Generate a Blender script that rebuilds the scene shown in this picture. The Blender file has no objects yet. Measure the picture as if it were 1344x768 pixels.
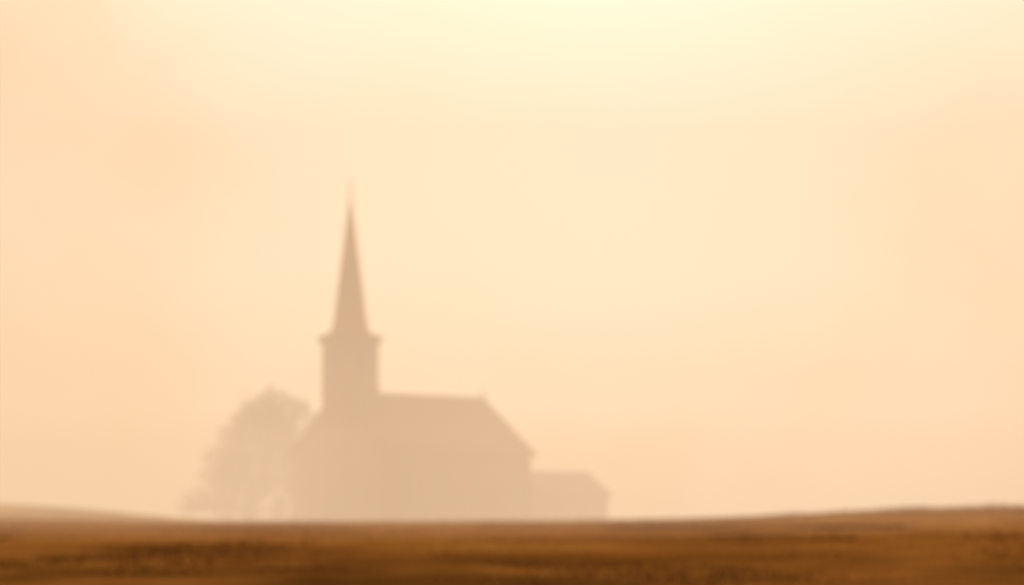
import bpy, bmesh, math, random
import numpy as np
from mathutils import Vector, Matrix, noise
random.seed(7); rng=np.random.default_rng(7)
sc=bpy.context.scene
sc.view_settings.view_transform='Standard'; sc.view_settings.look='None'; sc.view_settings.exposure=0

def smooth(a,b,t):
    t=min(1,max(0,(t-a)/(b-a))); return t*t*(3-2*t)

# ---------- materials ----------
def noise_mat(name,c1,c2,scale=1.0,c3=None,stretch=(1,1,1),rough=0.9,trans=0.0):
    m=bpy.data.materials.new(name); m.use_nodes=True; nt=m.node_tree; b=nt.nodes['Principled BSDF']
    b.inputs['Roughness'].default_value=rough
    b.inputs['Specular IOR Level'].default_value=0.15
    tc=nt.nodes.new('ShaderNodeTexCoord'); mp=nt.nodes.new('ShaderNodeMapping')
    mp.inputs['Scale'].default_value=stretch
    n=nt.nodes.new('ShaderNodeTexNoise'); n.inputs['Scale'].default_value=scale; n.inputs['Detail'].default_value=7
    r=nt.nodes.new('ShaderNodeValToRGB'); e=r.color_ramp.elements
    e[0].position=.36; e[0].color=(*c1,1); e[1].position=.64; e[1].color=(*c2,1)
    if c3: x=e.new(.5); x.color=(*c3,1)
    L=nt.links.new
    L(tc.outputs['Object'],mp.inputs[0]); L(mp.outputs[0],n.inputs['Vector']); L(n.outputs[0],r.inputs[0]); L(r.outputs[0],b.inputs['Base Color'])
    if trans:
        t=nt.nodes.new('ShaderNodeBsdfTranslucent'); mx=nt.nodes.new('ShaderNodeMixShader'); mx.inputs[0].default_value=trans
        L(r.outputs[0],t.inputs[0]); L(b.outputs[0],mx.inputs[1]); L(t.outputs[0],mx.inputs[2]); L(mx.outputs[0],nt.nodes['Material Output'].inputs[0])
    return m
def brick_mat(name,c1,c2,mortar,scale):
    m=bpy.data.materials.new(name); m.use_nodes=True; nt=m.node_tree; b=nt.nodes['Principled BSDF']
    b.inputs['Roughness'].default_value=.9; b.inputs['Specular IOR Level'].default_value=.2
    tc=nt.nodes.new('ShaderNodeTexCoord'); br=nt.nodes.new('ShaderNodeTexBrick')
    sx=nt.nodes.new('ShaderNodeSeparateXYZ'); cx=nt.nodes.new('ShaderNodeCombineXYZ'); ad=nt.nodes.new('ShaderNodeMath'); ad.operation='ADD'
    L=nt.links.new
    L(tc.outputs['Object'],sx.inputs[0]); L(sx.outputs[0],ad.inputs[0]); L(sx.outputs[1],ad.inputs[1]); L(ad.outputs[0],cx.inputs[0]); L(sx.outputs[2],cx.inputs[1])
    L(cx.outputs[0],br.inputs['Vector'])
    br.inputs['Scale'].default_value=scale; br.inputs['Color1'].default_value=(*c1,1); br.inputs['Color2'].default_value=(*c2,1); br.inputs['Mortar'].default_value=(*mortar,1)
    br.inputs['Mortar Size'].default_value=.02
    L(br.outputs['Color'],b.inputs['Base Color'])
    bp=nt.nodes.new('ShaderNodeBump'); bp.inputs['Distance'].default_value=.02; bp.invert=True
    L(br.outputs['Fac'],bp.inputs['Height']); L(bp.outputs[0],b.inputs['Normal'])
    return m
M_wall=brick_mat('brick_wall',(.23,.09,.055),(.19,.075,.045),(.23,.12,.08),1.6)
M_trim=noise_mat('stone_trim',(.23,.11,.075),(.18,.085,.055),3)
M_roof=brick_mat('tile_roof',(.19,.075,.045),(.22,.09,.055),(.12,.055,.035),3.2)
M_spire=noise_mat('spire_shingle',(.21,.09,.05),(.26,.12,.07),5)
M_glass=noise_mat('dark_glass',(.09,.055,.04),(.12,.075,.05),2,rough=.35)
M_door=noise_mat('oak_door',(.08,.045,.025),(.13,.07,.04),6,stretch=(6,6,.5))
M_metal=noise_mat('iron_cross',(.07,.05,.04),(.10,.07,.05),4,rough=.5)
M_bark=noise_mat('bark',(.08,.05,.03),(.13,.08,.05),5,stretch=(3,3,.6))
M_leaf=noise_mat('leaves',(.10,.045,.02),(.18,.09,.038),.9,trans=.3)
M_grass=noise_mat('dry_grass',(.30,.14,.034),(.54,.30,.085),.10,c3=(.42,.215,.058),stretch=(.7,1.2,1),trans=.45)
M_weed=noise_mat('dark_weeds',(.17,.085,.024),(.28,.14,.042),.6,trans=.3)

# field: darker in the near part, paler towards the crest, irregular drifts
def field_mat():
    m=bpy.data.materials.new('field_soil_stubble'); m.use_nodes=True; nt=m.node_tree; b=nt.nodes['Principled BSDF']; L=nt.links.new
    b.inputs['Roughness'].default_value=1; b.inputs['Specular IOR Level'].default_value=0
    tc=nt.nodes.new('ShaderNodeTexCoord')
    mp=nt.nodes.new('ShaderNodeMapping'); mp.inputs['Scale'].default_value=(1.0,.8,1); mp.inputs['Location'].default_value=(7,3,0)
    n=nt.nodes.new('ShaderNodeTexNoise'); n.inputs['Scale'].default_value=.12; n.inputs['Detail'].default_value=5; n.inputs['Roughness'].default_value=.5
    n2=nt.nodes.new('ShaderNodeTexNoise'); n2.inputs['Scale'].default_value=.7; n2.inputs['Detail'].default_value=8
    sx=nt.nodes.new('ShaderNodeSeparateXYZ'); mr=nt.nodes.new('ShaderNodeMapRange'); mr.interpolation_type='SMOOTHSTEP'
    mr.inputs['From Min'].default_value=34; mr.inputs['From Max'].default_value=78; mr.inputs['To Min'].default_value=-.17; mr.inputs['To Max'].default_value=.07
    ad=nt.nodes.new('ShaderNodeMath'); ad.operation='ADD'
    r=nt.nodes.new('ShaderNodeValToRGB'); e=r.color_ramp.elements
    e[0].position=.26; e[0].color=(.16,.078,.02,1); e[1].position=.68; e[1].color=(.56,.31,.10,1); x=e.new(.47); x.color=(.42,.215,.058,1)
    r2=nt.nodes.new('ShaderNodeValToRGB'); e=r2.color_ramp.elements
    e[0].position=.35; e[0].color=(.76,.73,.68,1); e[1].position=.6; e[1].color=(1,1,1,1)
    mx=nt.nodes.new('ShaderNodeMix'); mx.data_type='RGBA'; mx.blend_type='MULTIPLY'; mx.inputs[0].default_value=1
    L(tc.outputs['Object'],mp.inputs[0]); L(mp.outputs[0],n.inputs['Vector']); L(mp.outputs[0],n2.inputs['Vector'])
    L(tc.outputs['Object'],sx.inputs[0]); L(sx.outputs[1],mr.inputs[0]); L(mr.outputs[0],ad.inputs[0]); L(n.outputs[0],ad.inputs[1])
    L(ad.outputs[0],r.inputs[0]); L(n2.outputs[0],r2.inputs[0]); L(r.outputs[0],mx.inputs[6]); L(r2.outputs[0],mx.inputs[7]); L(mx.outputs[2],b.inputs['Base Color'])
    bp=nt.nodes.new('ShaderNodeBump'); bp.inputs['Strength'].default_value=.3; bp.inputs['Distance'].default_value=.07
    L(n2.outputs[0],bp.inputs['Height']); L(bp.outputs[0],b.inputs['Normal'])
    return m
M_field=field_mat()

# ---------- terrain ----------
def crest(x):
    c=1.22+.03*math.sin(x*.11)
    c+=.82*smooth(2,30,x)+.5*smooth(28,90,x)
    return c
S0=smooth(-8,104,0); S1=smooth(-8,104,100)
def ground(x,y):
    c=crest(x)
    if y<0: z=0
    elif y<100: z=c*(smooth(-8,104,y)-S0)/(S1-S0)
    elif y<140: z=c+(.3-c)*smooth(100,140,y)
    elif y<180: z=.3
    else: z=.3-.012*(y-180)
    # low swell left of the churchyard
    z+=1.8*(1-smooth(-36,-8,x))*math.exp(-((y-130)/15)**2)
    if y<170:
        z+=.05*noise.noise((x*.10,y*.10,0))+.015*noise.noise((x*.6,y*.6,3))
    return z
def axis(lo,hi,fine_lo,fine_hi,fs,grow=1.25):
    a=list(np.arange(fine_lo,fine_hi+1e-6,fs)); s=fs
    v=fine_hi
    while v<hi: s*=grow; v+=s; a.append(v)
    s=fs; v=fine_lo
    while v>lo: s*=grow; v-=s; a.insert(0,v)
    return a
xs=axis(-4000,4000,-50,60,.7); ys=axis(-3000,6000,20,170,.8)
vs=[(x,y,ground(x,y)) for y in ys for x in xs]; nx=len(xs)
fs=[(j*nx+i,j*nx+i+1,(j+1)*nx+i+1,(j+1)*nx+i) for j in range(len(ys)-1) for i in range(nx-1)]
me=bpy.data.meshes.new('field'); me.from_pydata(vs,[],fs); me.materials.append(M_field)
for p in me.polygons: p.use_smooth=True
field=bpy.data.objects.new('field',me); sc.collection.objects.link(field)

# ---------- grass : one mesh ----------
def blades(name,pts,hmin,hmax,w,mat,per=6,spread=.14):
    V=[];F=[]
    for (x,y,k) in pts:
        z=ground(x,y)-.02
        for _ in range(per):
            bx=x+rng.normal(0,spread); by=y+rng.normal(0,spread)
            a=rng.uniform(0,math.pi); h=rng.uniform(hmin,hmax)*k; ww=w*rng.uniform(.6,1.3)
            dx,dy=math.cos(a)*ww,math.sin(a)*ww; lx,ly=rng.normal(0,.25,2)*h
            i=len(V)
            V+= [(bx-dx,by-dy,z),(bx+dx,by+dy,z),(bx+dx*.6+lx*.4,by+dy*.6+ly*.4,z+h*.6),(bx-dx*.6+lx*.4,by-dy*.6+ly*.4,z+h*.6),(bx+lx,by+ly,z+h)]
            F+= [(i,i+1,i+2,i+3),(i+3,i+2,i+4)]
    m=bpy.data.meshes.new(name); m.from_pydata(V,[],F); m.materials.append(mat)
    o=bpy.data.objects.new(name,m); sc.collection.objects.link(o); return o
pts=[]
while len(pts)<8500:
    y=28+80*rng.random()**.8; x=rng.uniform(-.31,.33)*y*1.15
    d=noise.noise((x*.12,y*.09,9))
    if rng.random()<.5+.9*d: pts.append((x,y,.5+.8*max(0,d+.35)))
blades('dry_grass',pts,.05,.16,.018,M_grass,per=5,spread=.25)
pts=[]
while len(pts)<900:
    y=rng.uniform(30,64); x=rng.uniform(-.31,.33)*y
    d=noise.noise((x*.18+4,y*.12,2))+.3*(1-(y-30)/34)*.4
    if d>.15: pts.append((x,y,.5+d))
for (cx,cy,n,s,k) in [(19.6,99,26,.4,1.7),(16.9,97,14,.4,1.2),(24.5,100,20,.6,1.2),(13.3,96,12,.5,1.3),(11.4,70,60,.8,1.0),(12.6,68,25,.5,1),(5.4,78,60,1.1,1.0),(7.2,64,30,.7,.9),(9.5,58,30,.6,.9)]:
    for _ in range(n): pts.append((cx+rng.normal(0,s),cy+rng.normal(0,s),k*rng.uniform(.6,1.1)))
blades('weeds',pts,.09,.19,.022,M_weed,per=7,spread=.3)

# ---------- church ----------
GZ=.3
th=math.radians(38)
church=bpy.data.objects.new('church',None); sc.collection.objects.link(church)
church.location=(-12.7,145,GZ); church.rotation_euler=(0,0,th)
def part(name,V,F,mat,parent=church,loc=(0,0,0)):
    m=bpy.data.meshes.new(name); m.from_pydata(V,[],F); m.materials.append(mat)
    bm=bmesh.new(); bm.from_mesh(m); bmesh.ops.recalc_face_normals(bm,faces=bm.faces); bm.to_mesh(m); bm.free()
    o=bpy.data.objects.new(name,m); sc.collection.objects.link(o); o.parent=parent; o.location=loc; return o
def box(name,x0,x1,y0,y1,z0,z1,mat,bev=.02):
    V=[(x,y,z) for z in(z0,z1) for y in(y0,y1) for x in(x0,x1)]
    F=[(0,2,3,1),(4,5,7,6),(0,1,5,4),(2,6,7,3),(0,4,6,2),(1,3,7,5)]
    o=part(name,V,F,mat)
    if bev: b=o.modifiers.new('b','BEVEL'); b.width=bev; b.segments=2
    return o
def gable(name,x0,x1,w,ze,zr,mat):
    V=[];
    for x in(x0,x1): V+=[(x,-w,-1),(x,w,-1),(x,w,ze),(x,0,zr),(x,-w,ze)]
    F=[(0,1,2,3,4),(9,8,7,6,5),(0,4,9,5),(1,6,7,2),(2,7,8,3),(3,8,9,4),(0,5,6,1)]
    return part(name,V,F,mat)
def roof(name,x0,x1,w,ze,zr,t,over,mat):
    s=(zr-ze)/w; we=w+over; zo=ze-over*s
    V=[]
    for x in(x0,x1): V+=[(x,-we,zo+.03),(x,0,zr+.03),(x,we,zo+.03),(x,we,zo+.03+t),(x,0,zr+.03+t),(x,-we,zo+.03+t)]
    F=[(0,1,4,5),(1,2,3,4),(11,10,7,6),(10,9,8,7),(5,4,10,11),(4,3,9,10),(0,6,7,1),(1,7,8,2),(0,5,11,6),(2,8,9,3)]
    return part(name,V,F,mat)
def window(name,cx,cy,z0,w,h,face,gz_mat=M_glass):
    pr=[(-w/2,0),(w/2,0),(w/2,h*.62)]
    n=6
    for i in range(1,n): t=i/n; pr.append((w/2-(w/2)*t**1.6, h*.62+h*.38*t**.75))
    pr.append((0,h)); 
    for i in range(n-1,0,-1): t=i/n; pr.append((-(w/2)+(w/2)*t**1.6, h*.62+h*.38*t**.75))
    pr.append((-w/2,h*.62))
    def M(u,v,d):
        if face=='y-': return (cx+u,cy-d,z0+v)
        if face=='y+': return (cx-u,cy+d,z0+v)
        if face=='x-': return (cx-d,cy+u,z0+v)
        return (cx+d,cy-u,z0+v)
    N=len(pr)
    V=[M(u,v,.015) for u,v in pr]; part(name+'_pane',V,[tuple(range(N))],gz_mat)
    V=[];F=[]
    for d in(.012,.10):
        for (u,v) in pr: V.append(M(u,v,d))
        for (u,v) in pr: V.append(M(u*1.28,(v-h/2)*1.09+h/2,d))
    for i in range(N):
        j=(i+1)%N
        F+= [(2*N+i,2*N+j,3*N+j,3*N+i),(i,j,2*N+j,2*N+i),(N+i,3*N+i,3*N+j,N+j)]
    part(name+'_frame',V,F,M_trim)
    a=.035
    V=[M(u,v,d) for d in(.018,.06) for (u,v) in((-a,0),(a,0),(a,h*.97),(-a,h*.97))]
    part(name+'_mullion',V,[(4,5,6,7),(0,4,7,3),(1,2,6,5)],M_trim)

W=6.15; ZE=5.75; ZR=9.95; LN=13.1
gable('nave_walls',0,LN,W,ZE,ZR,M_wall)
roof('nave_roof',-.3,LN+.3,W,ZE,ZR,.16,.45,M_roof)
box('nave_plinth',-.12,LN+.12,-W-.12,W+.12,-1,.55,M_trim)
for i in range(4):
    cx=1.9+i*3.1
    window(f'nave_window_{i}',cx,-W,1.9,1.05,2.8,'y-'); window(f'nave_window_n{i}',cx,W,1.9,1.05,2.8,'y+')
for i in range(5):
    cx=.35+i*3.1
    for s in(-1,1):
        y0,y1=sorted((s*(W+.003),s*(W+.45))); box(f'buttress_{i}_{s}',cx-.25,cx+.25,y0,y1,-1,3.4,M_wall)
window('west_window_a',0,-3.7,1.6,1.0,2.5,'x-'); window('west_window_b',0,3.7,1.6,1.0,2.5,'x-')
box('ridge_finial',LN+.12,LN+.28,-.08,.08,ZR+.15,ZR+.7,M_trim)
box('ridge_cap',-.3,LN+.3,-.12,.12,ZR+.14,ZR+.26,M_roof)
TS=1.49; TC=1.1; ZT=13.9
box('tower_shaft',TC-TS,TC+TS,-TS,TS,-1,ZT,M_wall,.03)
box('tower_plinth',TC-TS-.14,TC+TS+.14,-TS-.14,TS+.14,-1,.7,M_trim)
box('string_course_low',TC-TS-.07,TC+TS+.07,-TS-.07,TS+.07,6.1,6.3,M_trim)
box('string_course_high',TC-TS-.08,TC+TS+.08,-TS-.08,TS+.08,10.35,10.55,M_trim)
box('cornice_a',TC-TS-.12,TC+TS+.12,-TS-.12,TS+.12,ZT-.25,ZT+.02,M_trim)
box('cornice_b',TC-TS-.24,TC+TS+.24,-TS-.24,TS+.24,ZT+.021,ZT+.22,M_trim)
for f,cx,cy in(('x-',TC-TS,0),('x+',TC+TS,0),('y-',TC,-TS),('y+',TC,TS)):
    window('belfry_'+f.replace('-','w').replace('+','e'),cx,cy,10.95,1.0,2.3,f)
window('tower_slit',TC-TS,0,7.2,.5,1.7,'x-')
window('west_door',TC-TS,0,.02,1.5,3.0,'x-',M_door)
box('door_step',TC-TS-1.1,TC-TS-.145,-1.2,1.2,-1,.15,M_trim)
e=TS+.33; z0=ZT+.225
R=1.30; V=[];F=[]
V+=[(TC-e,-e,z0),(TC+e,-e,z0),(TC+e,e,z0),(TC-e,e,z0)]
oc=lambda r,z:[(TC+r*math.cos(math.radians(22.5+45*i)),r*math.sin(math.radians(22.5+45*i)),z) for i in range(8)]
V+=oc(R*1.12,z0+.42); V+=oc(R*.98,z0+1.0)
zap=24.5
for k in range(1,5):
    t=k/5; V+=oc(R*.98*(1-t)+.05*t,z0+1.0+(zap-z0-1.0)*t)
V+=oc(.05,zap)
F+=[(2,4,5),(3,6,7),(0,8,9),(1,10,11),(1,2,4,11),(2,3,6,5),(3,0,8,7),(0,1,10,9),(0,3,2,1)]
for k in range(6):
    b=4+8*k
    for i in range(8): F.append((b+i,b+(i+1)%8,b+8+(i+1)%8,b+8+i))
part('spire',V,F,M_spire)
box('cross_post',TC-.035,TC+.035,-.035,.035,zap-.2,zap+1.15,M_metal,.005)
box('cross_arm',TC-.03,TC+.03,-.26,.26,zap+.72,zap+.78,M_metal,.005)
bm=bmesh.new(); bmesh.ops.create_uvsphere(bm,u_segments=12,v_segments=8,radius=.1); m=bpy.data.meshes.new('orb'); bm.to_mesh(m); bm.free(); m.materials.append(M_metal)
o=bpy.data.objects.new('spire_orb',m); sc.collection.objects.link(o); o.parent=church; o.location=(TC,0,zap+.07)
w2=2.75; z2e=2.75; z2r=4.45; L2=LN+10.5
gable('chancel_walls',LN-.2,L2,w2,z2e,z2r,M_wall)
roof('chancel_roof',LN+.01,L2+.25,w2,z2e,z2r,.13,.35,M_roof)
box('chancel_plinth',LN+.13,L2+.1,-w2-.1,w2+.1,-1,.4,M_trim)
for i in range(3): window(f'chancel_window_{i}',LN+2.2+i*3,-w2,.95,.7,1.4,'y-')

# ---------- tree ----------
def make_tree(name,base,lobes,seed,leaves,trunk_h):
    R=random.Random(seed)
    root=bpy.data.objects.new(name,None); sc.collection.objects.link(root); root.location=base
    V=[];F=[]
    def limb(p,q,r0,r1,seg=5,n=7,wob=.15):
        p=Vector(p);q=Vector(q); d=(q-p); L=d.length; up=d.normalized(); a=up.orthogonal().normalized(); b=up.cross(a)
        st=len(V)
        for s in range(seg+1):
            t=s/seg; c=p+d*t
            if 0<s<seg: c+=Vector((R.uniform(-1,1),R.uniform(-1,1),R.uniform(-.4,.4)))*wob*L*.2
            r=r0+(r1-r0)*t
            for i in range(n):
                an=2*math.pi*i/n; V.append(tuple(c+(a*math.cos(an)+b*math.sin(an))*r))
        for s in range(seg):
            for i in range(n):
                F.append((st+s*n+i,st+s*n+(i+1)%n,st+(s+1)*n+(i+1)%n,st+(s+1)*n+i))
    limb((0,0,-.5),(.2,0,trunk_h),.42,.28)
    LV=[];LF=[]
    for (c,r,dn) in lobes:
        c=Vector(c)
        fork=Vector((.2,0,trunk_h*R.uniform(.5,1)))
        if c.z<trunk_h+.5: fork=Vector((.1,0,max(.8,c.z*.6)))
        limb(fork,c,.15,.05)
        for _ in range(7):
            e_=c+Vector((R.gauss(0,1),R.gauss(0,1),R.gauss(.2,1))).normalized()*r*.85
            limb(c+(fork-c)*R.uniform(0,.3),e_,.05,.012,3,5)
        ncl=int(19*r*r*dn)+8
        for _ in range(ncl):
            d=Vector((R.gauss(0,1),R.gauss(0,1),R.gauss(0,1))).normalized()
            cc=c+Vector((d.x*r,d.y*r,d.z*r*.9))*(R.random()**.5)*1.1
            cr=R.uniform(.3,.65)
            for _ in range(leaves):
                o_=cc+Vector((R.gauss(0,.55),R.gauss(0,.55),R.gauss(0,.5)))*cr
                n_=Vector((R.gauss(0,1),R.gauss(0,1),R.gauss(0,1))).normalized(); a=n_.orthogonal().normalized(); b=n_.cross(a); s=R.uniform(.06,.13)
                i=len(LV)
                LV+= [tuple(o_-a*s*1.4),tuple(o_+b*s),tuple(o_+a*s*1.4),tuple(o_-b*s)]; LF.append((i,i+1,i+2,i+3))
    for nm,v,f,mt in(('trunk_and_limbs',V,F,M_bark),('crown_leaves',LV,LF,M_leaf)):
        m=bpy.data.meshes.new(nm); m.from_pydata(v,[],f); m.materials.append(mt)
        o=bpy.data.objects.new(nm,m); sc.collection.objects.link(o); o.parent=root
lob=[((1.7,0,9.5),2.0,1),((3.2,.5,8.7),1.8,1),((.4,-.3,8.6),1.7,1),((-1.0,.2,7.5),1.5,.9),((1.5,.6,7.0),2.3,1),((-.6,.5,6.0),2.0,1),((-2.3,0,5.6),1.2,.7),((3.2,-.4,6.0),2.0,1),
     ((-2.7,.3,4.3),1.3,.75),((-1.0,-.6,4.0),1.9,.9),((1.6,.2,4.2),2.1,.9),((-3.7,0,2.3),1.3,.65),((-2.2,.3,1.8),1.5,.75),((-.2,.4,1.7),1.7,.85),((2.6,.3,1.9),1.8,.85),((-4.7,.2,1.9),.9,.6),((3.9,.2,4.0),1.5,.9)]
make_tree('deciduous_tree',(-21.0,159.5,GZ),lob,3,17,3.2)

# ---------- fog bank (absorbing volumes; their added emission stands in for scattered light) ----------
def fog(name,x0,x1,y0,y1,z0,z1,sig,col):
    V=[(x,y,z) for z in(z0,z1) for y in(y0,y1) for x in(x0,x1)]
    F=[(0,2,3,1),(4,5,7,6),(0,1,5,4),(2,6,7,3),(0,4,6,2),(1,3,7,5)]
    m=bpy.data.meshes.new(name); m.from_pydata(V,[],F)
    mt=bpy.data.materials.new(name+'_volume'); mt.use_nodes=True; nt=mt.node_tree; nt.nodes.clear()
    out=nt.nodes.new('ShaderNodeOutputMaterial'); ab=nt.nodes.new('ShaderNodeVolumeAbsorption'); em=nt.nodes.new('ShaderNodeEmission'); ad=nt.nodes.new('ShaderNodeAddShader')
    ab.inputs['Color'].default_value=(0,0,0,1); ab.inputs['Density'].default_value=sig
    em.inputs['Color'].default_value=(*col,1); em.inputs['Strength'].default_value=sig
    nt.links.new(ab.outputs[0],ad.inputs[0]); nt.links.new(em.outputs[0],ad.inputs[1]); nt.links.new(ad.outputs[0],out.inputs['Volume'])
    m.materials.append(mt); o=bpy.data.objects.new(name,m); sc.collection.objects.link(o); return o
fog('fog_bank',-420,420,106,168,-8,34,.0125,(.90,.60,.365))
fog('fog_bank.001',-422,422,107,169,-8.4,54,.0150,(.915,.645,.40))
fog('ground_mist',-400,400,108,166,-7,7.5,.005,(.90,.60,.365))
fog('field_haze',-380,380,60,104,-6,9,.0065,(.90,.60,.365))

# ---------- world ----------
w=bpy.data.worlds.new('World'); sc.world=w; w.use_nodes=True; nt=w.node_tree; nt.nodes.clear(); L=nt.links.new
SE=math.radians(17)
out=nt.nodes.new('ShaderNodeOutputWorld'); sky=nt.nodes.new('ShaderNodeTexSky'); sky.sky_type='NISHITA'; sky.sun_disc=False
sky.sun_elevation=SE; sky.sun_rotation=math.radians(2); sky.dust_density=3; sky.air_density=1
tint=nt.nodes.new('ShaderNodeMix'); tint.data_type='RGBA'; tint.blend_type='MULTIPLY'; tint.inputs[0].default_value=1; tint.inputs[7].default_value=(.25,.19,.16,1)
b1=nt.nodes.new('ShaderNodeBackground'); b1.inputs[1].default_value=.05
L(sky.outputs[0],tint.inputs[6]); L(tint.outputs[2],b1.inputs[0])
tc=nt.nodes.new('ShaderNodeTexCoord')
sub=nt.nodes.new('ShaderNodeVectorMath'); sub.operation='SUBTRACT'; sub.inputs[1].default_value=(.04,1,.27)
mul=nt.nodes.new('ShaderNodeVectorMath'); mul.operation='MULTIPLY'; mul.inputs[1].default_value=(.96,1,.9)
ln=nt.nodes.new('ShaderNodeVectorMath'); ln.operation='LENGTH'
L(tc.outputs['Generated'],sub.inputs[0]); L(sub.outputs[0],mul.inputs[0]); L(mul.outputs[0],ln.inputs[0])
nz=nt.nodes.new('ShaderNodeTexNoise'); nz.inputs['Scale'].default_value=8; nz.inputs['Detail'].default_value=4; nz.inputs['Roughness'].default_value=.5
L(tc.outputs['Generated'],nz.inputs['Vector'])
s5=nt.nodes.new('ShaderNodeMath'); s5.operation='SUBTRACT'; s5.inputs[1].default_value=.5
ma=nt.nodes.new('ShaderNodeMath'); ma.operation='MULTIPLY_ADD'; ma.inputs[1].default_value=.36
L(nz.outputs[0],s5.inputs[0]); L(s5.outputs[0],ma.inputs[0]); L(ln.outputs['Value'],ma.inputs[2])
r=nt.nodes.new('ShaderNodeValToRGB'); e=r.color_ramp.elements
e[0].position=.03; e[0].color=(1.28,1.22,1.15,1); e[1].position=1; e[1].color=(.6,.38,.21,1)
for p,c in((.10,(1.28,1.2,1.1)),(.20,(1.22,1.14,.95)),(.29,(1.02,.87,.64)),(.40,(.88,.61,.37))):
    x=e.new(p); x.color=(*c,1)
L(ma.outputs[0],r.inputs[0])
b2=nt.nodes.new('ShaderNodeBackground'); L(r.outputs[0],b2.inputs[0]); b2.inputs[1].default_value=1.0
ad=nt.nodes.new('ShaderNodeAddShader'); L(b1.outputs[0],ad.inputs[0]); L(b2.outputs[0],ad.inputs[1]); L(ad.outputs[0],out.inputs[0])

# ---------- sun ----------
sl=bpy.data.lights.new('sun','SUN'); sl.energy=2; sl.angle=math.radians(.5); sl.color=(1,.8,.55)
so=bpy.data.objects.new('sun',sl); sc.collection.objects.link(so)
d=Vector((-math.sin(math.radians(2))*math.cos(SE),-math.cos(math.radians(2))*math.cos(SE),-math.sin(SE)))
so.rotation_euler=d.to_track_quat('-Z','Y').to_euler(); so.location=(0,50,60)

# ---------- camera ----------
cam=bpy.data.cameras.new('camera'); co=bpy.data.objects.new('camera',cam); sc.collection.objects.link(co)
co.location=(0,0,1.7); co.rotation_euler=(math.radians(90),0,0)
cam.lens=70; cam.sensor_width=36; cam.shift_y=288/1344; cam.clip_end=12000
cam.dof.use_dof=True; cam.dof.focus_distance=8; cam.dof.aperture_fstop=1.5
sc.camera=co
